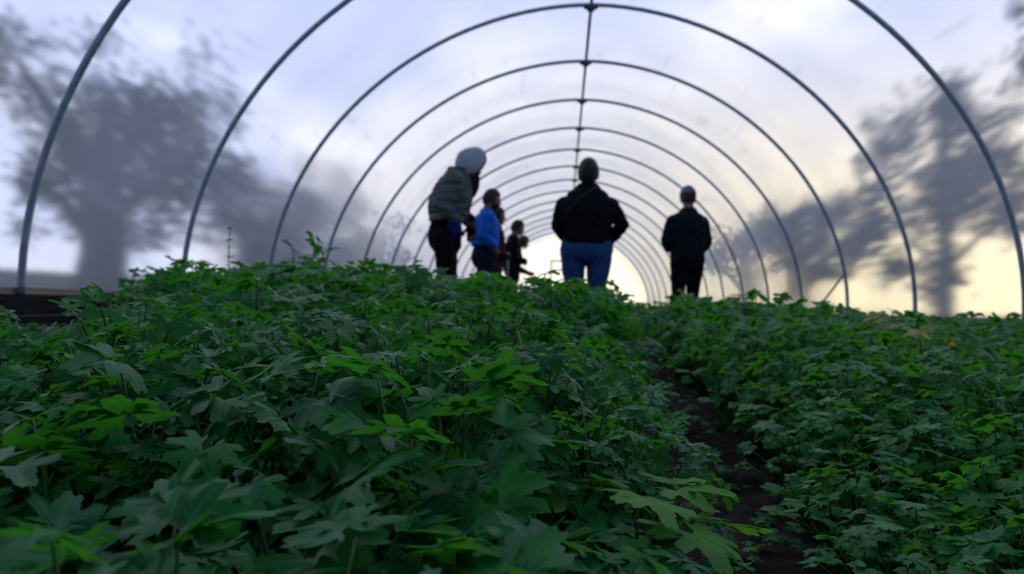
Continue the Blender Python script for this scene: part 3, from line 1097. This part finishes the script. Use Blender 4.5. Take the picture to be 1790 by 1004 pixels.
def make_person(label, loc, rotz, height, cfg):
    P = thing('person', label, 'person', (loc[0], loc[1], soil_z(loc[0], loc[1]) + 0.004), rotz)
    k = height / 1.78
    P.scale = (k, k, k)
    bw = cfg.get('bw', 1.0)
    bd = cfg.get('bd', bw)
    lean = cfg.get('lean', 0.0)
    hem = cfg.get('hem', 0.86)

    def bend(p):
        t = max(p[2] - 0.98, 0) / 0.5
        return (p[0], p[1] + lean * t ** 1.4, p[2] - 0.25 * lean * lean * t * t)
    hc = Vector(bend((0, 0.025 + cfg.get('headfwd', 0), 1.655 + cfg.get('headz', 0))))
    pitch, hyaw, hroll = cfg.get('pitch', 0.05), cfg.get('hyaw', 0), cfg.get('hroll', 0)
    stance = cfg.get('stance', 0.105)
    voxel = cfg.get('voxel', 0.0075)
    legs = []
    for s in (-1, 1):
        fo = cfg.get('step', 0.0) * s
        legs.append((s, [(s * 0.10 * bw, 0.0, 0.93), (s * (0.10 * bw + stance) / 2, 0.025 + fo * 0.5, 0.50), (s * stance, -0.01 + fo, 0.095)]))
    arms = cfg['arms']                               # {side: (shoulder, elbow, wrist, hand direction, palm normal, curl)}

    # body: one continuous surface
    b = MB()
    Mh = add_head(b, hc, pitch, hyaw, hroll)
    nb = Vector(bend((0, -0.01, 1.47)))
    b.tube([Vector(bend((0, -0.005, 1.40))), nb, hc + Mh @ Vector((0, -0.02, -0.085))], [0.085, 0.062, 0.058], 16)
    tor = MB()
    tor.loft([(0, 0, 0.86, 0.13 * bw, 0.10 * bd), (0, 0, 0.95, 0.145 * bw, 0.105 * bd), (0, 0, 1.08, 0.13 * bw, 0.10 * bd), (0, 0, 1.28, 0.155 * bw, 0.11 * bd), (0, -0.005, 1.40, 0.15 * bw, 0.085 * bd), (0, -0.008, 1.45, 0.09 * bw, 0.06)], 24)
    tor.v = [bend(v) for v in tor.v]
    b.add(tor.v, tor.f)
    for s, L in legs:
        b.tube(L, [0.078 * bw, 0.052, 0.036], 14)
        ax, ay, az = L[2]
        b.tube([(ax, ay - 0.03, 0.05), (ax + s * 0.01, ay + 0.06, 0.045), (ax + s * 0.02, ay + 0.14, 0.03)], [0.036, 0.034, 0.026], 12)
        b.tube([(ax, ay, 0.10), (ax, ay - 0.01, 0.055)], [0.036, 0.036], 10)
    for s, A in arms.items():
        sh, el, wr = [Vector(bend(q)) for q in A[:3]]
        b.tube([sh, (sh + el) / 2, el, (el + wr) / 2, wr], [0.046, 0.042, 0.035, 0.033, 0.025], 12)
        add_hand(b, wr, A[3], A[4], A[6], A[5])
    body = b.build('body', cfg.get('skin', M['skin']), P)
    fuse(body, voxel * 0.8, 2, 0.4)
    e = MB()
    for s in (-1, 1):
        e.ellipsoid(hc + Mh @ Vector((s * 0.031, 0.0825, 0.006)), (0.0125, 0.0125, 0.0105), Mh, 12, 8)
    e.build('eyes', M['eye'], P)

    # trousers
    b = MB()
    b.loft([(0, 0, 0.79, 0.06 * bw, 0.09 * bd), (0, 0, 0.85, 0.155 * bw, 0.125 * bd), (0, -0.012, 0.93, 0.172 * bw, 0.135 * bd), (0, 0, 1.03, 0.160 * bw, 0.122 * bd), (0, 0, 1.16, 0.152 * bw, 0.115 * bd)], 28)
    for s, L in legs:
        a_, k_, c_ = [Vector(q) for q in L]
        b.tube([a_ + Vector((0, -0.01, 0)), a_ * 0.6 + k_ * 0.4, k_, k_ * 0.5 + c_ * 0.5, c_ + Vector((0, 0, -0.02))], [0.098 * bw, 0.089 * bw, 0.072 * bw ** 0.5, 0.068, 0.066], 18)
    tr = b.build('trousers', cfg['trousers'], P)
    fuse(tr, voxel * 1.2, 5)
    crumple(tr, 0.006, 16, 3)

    # boots
    for s, L in legs:
        ax, ay, az = L[2]
        b = MB()
        b.tube([(ax, ay - 0.045, 0.056), (ax + s * 0.012, ay + 0.06, 0.054), (ax + s * 0.022, ay + 0.15, 0.046)], [0.048, 0.049, 0.038], 14)
        b.tube([(ax, ay - 0.012, 0.05), (ax, ay - 0.012, 0.16)], [0.050, 0.050], 14)
        b.box((ax - 0.046, ay - 0.09, 0.0), (ax + 0.05, ay + 0.185, 0.02))
        bo = b.build('boot', M['boot'], P)
        fuse(bo, 0.008, 2)

    # jacket with sleeves
    if cfg.get('shirt'):
        b = MB()
        b.loft([(0, 0, hem - 0.055, 0.172 * bw, 0.137 * bd), (0, 0, hem + 0.10, 0.17 * bw, 0.135 * bd)], 28)
        sh_ = b.build('shirt_hem', cfg['shirt'], P)
    b = MB()
    jr = cfg.get('rings') or [(hem, 0.182, 0.142), (hem + 0.05, 0.194, 0.150), (1.12, 0.190, 0.146), (1.28, 0.205, 0.150), (1.37, 0.208, 0.138), (1.43, 0.175, 0.112), (1.475, 0.105, 0.088), (1.52, 0.078, 0.078)]
    b.loft([(0, -0.004, z, rx * bw if z < 1.46 else rx, ry * bd if z < 1.46 else ry) for z, rx, ry in jr], 32)
    b.v = [bend(v) for v in b.v]
    for s, A in arms.items():
        sh, el, wr = [Vector(bend(q)) for q in A[:3]]
        sr = cfg.get('sleeve', 1.0)
        wr2 = wr + (wr - el).normalized() * 0.012
        b.tube([sh, (sh + el) / 2, el, (el + wr) / 2, wr2], [0.078 * sr, 0.072 * sr, 0.063 * sr, 0.057 * sr, 0.046 * sr], 18)
    ja = b.build('jacket', cfg['jacket'], P)
    fuse(ja, voxel * 1.1, 5)
    crumple(ja, cfg.get('fold', 0.008), 15, 7)
    return P, hc, Mh, ja


def shell(name, material, parent, C, Mh, r, keep, thick=0.012, off=(0, 0, 0), fn=None, nu=32, nv=22):
    """part of an ellipsoid about the head, kept where keep(unit direction) holds, with real thickness"""
    b = MB()
    b.ellipsoid((0, 0, 0), (1, 1, 1), None, nu, nv)
    fs = []
    for f in b.f:
        c = sum((Vector(b.v[i]) for i in f), Vector()) / len(f)
        if keep(c):
            fs.append(f)
    vs = []
    for v in b.v:
        p = Vector((v[0] * r[0], v[1] * r[1], v[2] * r[2])) + Vector(off)
        if fn:
            p = fn(p, Vector(v))
        vs.append(C + Mh @ p)
    used = sorted({i for f in fs for i in f})
    mp_ = {i: j for j, i in enumerate(used)}
    o = link_obj(name, newmesh(name, [vs[i] for i in used], [tuple(mp_[i] for i in f) for f in fs]), material, parent)
    so = o.modifiers.new('thickness', 'SOLIDIFY')
    so.thickness = thick
    so.offset = 0
    sb = o.modifiers.new('round', 'SUBSURF')
    sb.levels = sb.render_levels = 1
    return o


def hair_cap(P, C, Mh, material, low=-0.35, grow=1.0, name='hair'):
    return shell(name, material, P, C, Mh, (0.083 * grow, 0.104 * grow, 0.124 * grow),
                 lambda d: d.z > 0.42 or (d.y < 0.30 and d.z > low) or (d.y < -0.25 and d.z > low - 0.35), 0.018, (0, -0.006, 0.003))


DOWN = (0, 0.12, -1)
# 1 hooded person, head bowed, grey jacket, looking to the right
arms = {1: ((0.185, 0.0, 1.39), (0.235, -0.05, 1.17), (0.215, 0.08, 1.07), (0, 0.25, -1), (-1, 0.1, 0), 0.55, -1),
        -1: ((-0.185, 0.02, 1.39), (-0.21, 0.09, 1.17), (-0.16, 0.19, 1.06), (0.02, 0.10, -1), (1, 0, 0), 0.7, 1)}
P, hc, Mh, ja = make_person('person in a light grey hood and grey jacket, head bowed, gloved hands hanging', (-1.255, 6.84), R(-88), 1.83,
    dict(arms=arms, lean=0.10, headfwd=0.05, headz=-0.115, pitch=0.80, bw=1.0, bd=1.12, hem=1.12, trousers=M['blacktrouser'], jacket=M['greyjacket'],
         shirt=M['whiteshirt'], sleeve=1.22, fold=0.014, stance=0.085,
         rings=[(1.10, 0.172, 0.140), (1.13, 0.200, 0.158), (1.19, 0.21, 0.168), (1.28, 0.215, 0.168), (1.37, 0.21, 0.150), (1.43, 0.18, 0.125), (1.49, 0.12, 0.105), (1.53, 0.10, 0.095)]))
shell('hood', M['greyhood'], P, hc, Mh, (0.092, 0.116, 0.146), lambda d: d.y < 0.72, 0.012, (0, -0.012, 0.018),
      lambda p, d: Vector((p.x * (1 - 0.25 * max(d.z, 0)), p.y - 0.035 * max(-d.y, 0) * (1 - abs(d.z)) - 0.02 * max(d.z, 0), p.z + 0.018 * max(d.z, 0))))
b = MB()
b.tube([hc + Vector((0, -0.085, -0.175)), hc + Vector((0, -0.035, -0.105)), hc + Vector((0, 0.0, -0.06))], [0.112, 0.100, 0.078], 18)
b.tube([hc + Vector((0, -0.02, -0.20)), hc + Vector((0, 0.02, -0.13)), hc + Vector((0, 0.035, -0.10))], [0.085, 0.075, 0.055], 18)
o = b.build('scarf', M['lining'], P)
fuse(o, 0.010, 3)
for s, mt, nm, lab in ((1, M['blueglove'], 'glove', 'blue glove'), (-1, M['lining'], 'glove', 'black glove')):
    A = arms[s]
    b = MB()
    lean_ = 0.10
    t = max(A[2][2] - 0.98, 0) / 0.5
    w = Vector((A[2][0], A[2][1] + lean_ * t ** 1.4, A[2][2]))
    add_hand(b, w, A[3], A[4], A[6], A[5], 0.0125, 1.10)
    b.tube([w - Vector(A[3]).normalized() * 0.05, w + Vector(A[3]).normalized() * 0.02], [0.046, 0.044], 14)
    o = b.build(nm, mt, P)
    fuse(o, 0.0055, 2, 0.3)
    o['label'] = lab

# 2 bearded man in bright blue
arms = {1: ((0.19, 0.0, 1.40), (0.235, -0.06, 1.17), (0.185, 0.08, 1.07), (-0.3, 0.5, -0.8), (-1, 0.2, 0), 0.5, -1),
        -1: ((-0.19, 0.0, 1.40), (-0.235, -0.03, 1.17), (-0.17, 0.11, 1.07), (0.3, 0.5, -0.8), (1, 0.2, 0), 0.5, 1)}
P, hc, Mh, ja = make_person('bearded man in a bright blue jacket with his hands in the pockets', (-1.21, 9.8), R(-78), 1.83,
    dict(arms=arms, lean=0.01, pitch=0.22, headfwd=0.03, bw=1.06, bd=1.18, hem=1.06, trousers=M['navytrouser'], jacket=M['bluejacket'], sleeve=1.12, voxel=0.009))
hair_cap(P, hc, Mh, M['brownhair'], -0.30, 1.03)
shell('beard', M['hair'], P, hc, Mh, (0.074, 0.108, 0.132), lambda d: d.z < -0.28 and d.y > 0.05, 0.02, (0, 0.008, -0.008),
      lambda p, d: Vector((p.x * (1 - 0.25 * max(-d.z, 0)), p.y, p.z)))

# 3 woman with long dark hair
arms = {1: ((0.165, 0.0, 1.38), (0.20, -0.03, 1.12), (0.10, 0.16, 1.05), (-0.9, 0.3, 0.1), (0, -1, 0), 0.5, -1),
        -1: ((-0.165, 0.0, 1.38), (-0.20, -0.02, 1.12), (-0.08, 0.17, 1.06), (0.9, 0.3, 0.1), (0, -1, 0), 0.5, 1)}
P, hc, Mh, ja = make_person('person with long dark hair and a maroon top, just behind the blue jacket', (-1.16, 10.75), R(-75), 1.68,
    dict(arms=arms, pitch=0.12, bw=0.9, bd=0.98, hem=0.92, trousers=M['rust'], jacket=M['maroon'], voxel=0.010))
hair_cap(P, hc, Mh, M['hair'], -0.55, 1.05)
b = MB()
for sx in (-0.05, 0.0, 0.05):
    b.tube([hc + Vector((sx, -0.060, 0.05)), hc + Vector((sx * 1.3, -0.080, -0.10)), hc + Vector((sx * 1.4, -0.075, -0.27)), hc + Vector((sx * 1.1, -0.06, -0.36))], [0.050, 0.048, 0.045, 0.022], 12)
o = b.build('long_hair', M['hair'], P)
fuse(o, 0.010, 3)

# 4 man in black, head turned down, farther along
arms = {1: ((0.18, 0.0, 1.40), (0.22, 0.02, 1.13), (0.08, 0.20, 1.10), (-0.9, 0.3, 0.1), (0, -1, 0), 0.6, -1),
        -1: ((-0.18, 0.0, 1.40), (-0.22, 0.02, 1.13), (-0.08, 0.22, 1.07), (0.9, 0.3, 0.0), (0, -1, 0), 0.6, 1)}
P, hc, Mh, ja = make_person('dark-haired person in a black top with folded arms, third in the far group', (-1.07, 12.9), R(-82), 1.76,
    dict(arms=arms, pitch=0.30, headfwd=0.03, lean=0.02, bw=0.95, hem=0.92, trousers=M['blacktrouser'], jacket=M['black'], voxel=0.011))
hair_cap(P, hc, Mh, M['hair'], -0.25, 1.04)

# 5 shorter person in a brown coat at the end of the row
arms = {1: ((0.17, 0.0, 1.38), (0.21, 0.06, 1.12), (0.12, 0.30, 1.02), (-0.1, 1, -0.1), (-1, 0, 0), 0.6, -1),
        -1: ((-0.17, 0.0, 1.38), (-0.21, 0.05, 1.12), (-0.12, 0.30, 1.04), (0.1, 1, -0.1), (1, 0, 0), 0.6, 1)}
P, hc, Mh, ja = make_person('shorter person in a brown coat leaning forward, last of the far group', (-1.12, 13.95), R(-80), 1.60,
    dict(arms=arms, pitch=0.40, lean=0.08, headfwd=0.05, bw=1.0, hem=0.84, trousers=M['navytrouser'], jacket=M['browncoat'], voxel=0.011))
hair_cap(P, hc, Mh, M['brownhair'], -0.50, 1.06)

# 6 broad man in black seen from behind
arms = {1: ((0.215, 0.0, 1.335), (0.335, -0.03, 1.15), (0.20, 0.13, 1.00), (-0.7, 0.6, -0.3), (0, -1, 0), 0.6, -1),
        -1: ((-0.215, 0.0, 1.335), (-0.27, -0.02, 1.13), (-0.18, 0.15, 1.01), (0.7, 0.6, -0.3), (0, -1, 0), 0.6, 1)}
P, hc, Mh, ja = make_person('broad man seen from behind in a black jacket and blue jeans, elbows out', (0.01, 7.5), R(-4), 1.80,
    dict(arms=arms, lean=0.0, pitch=0.12, bw=1.30, bd=1.30, hem=0.965, trousers=M['jeans'], jacket=M['black'], sleeve=1.15, stance=0.086, fold=0.007,
         rings=[(0.965, 0.158, 0.14), (1.01, 0.175, 0.150), (1.12, 0.176, 0.152), (1.26, 0.196, 0.150), (1.36, 0.190, 0.138), (1.44, 0.150, 0.112), (1.455, 0.145, 0.11), (1.50, 0.125, 0.10), (1.55, 0.085, 0.083)]))
hair_cap(P, hc, Mh, M['hair'], -0.45, 1.15)
dgm = ja.data
bv = BVHTree.FromPolygons([v.co for v in dgm.vertices], [p.vertices for p in dgm.polygons])
pts = []
for q in np.linspace(0, 1, 12):
    x, z = 0.085 - 0.30 * q, 1.515 - 0.235 * q - 0.05 * q * q
    hit = bv.ray_cast(Vector((x, -1.0, z)), Vector((0, 1, 0)))
    if hit[0] is not None:
        pts.append(hit[0] + Vector((0, -0.004, 0)))
b = MB()
b.tube(pts, 0.014, 10, flat=(1, 0.35), ref=(0.5, 0, 0.8))
b.build('strap', M['strap'], P)

# 7 man in a grey cap and dark jacket, from behind, on the right
arms = {1: ((0.175, 0.0, 1.355), (0.225, -0.02, 1.12), (0.18, 0.12, 1.00), (-0.6, 0.7, -0.3), (0, -1, 0), 0.6, -1),
        -1: ((-0.175, 0.0, 1.355), (-0.255, 0.0, 1.13), (-0.17, 0.18, 1.06), (0.7, 0.6, 0.1), (0, -1, 0), 0.6, 1)}
P, hc, Mh, ja = make_person('man in a grey cap and dark jacket seen from behind at the right path', (1.31, 9.65), R(14), 1.89,
    dict(arms=arms, pitch=0.10, bw=1.05, bd=1.1, hem=0.93, trousers=M['blacktrouser'], jacket=M['charcoal'], sleeve=1.1, stance=0.070, voxel=0.009))
hair_cap(P, hc, Mh, M['brownhair'], -0.30, 1.0)
cp = shell('cap', M['greycap'], P, hc, Mh, (0.092, 0.112, 0.125), lambda d: d.z > 0.18, 0.010, (0, -0.002, 0.012))
b = MB()
vs = []
for i in range(13):
    a = R(25 + 130 * i / 12)
    vs.append((i, a))
top = [hc + Mh @ Vector((0.090 * math.cos(a), 0.108 * math.sin(a), 0.042)) for _, a in vs]
tip = [hc + Mh @ Vector((0.080 * math.cos(a), 0.108 * math.sin(a) + 0.070 * math.sin(a) ** 2, 0.030)) for _, a in vs]
low = [p - Vector((0, 0, 0.008)) for p in tip]
lo2 = [p - Vector((0, 0, 0.008)) for p in top]
n = len(vs)
V = top + tip + low + lo2
F = []
for i in range(n - 1):
    for r_ in range(3):
        F.append((r_ * n + i, r_ * n + i + 1, (r_ + 1) * n + i + 1, (r_ + 1) * n + i))
    F.append((3 * n + i, 3 * n + i + 1, i + 1, i))
link_obj('cap_peak', newmesh('cap_peak', V, F), M['greycap'], P)
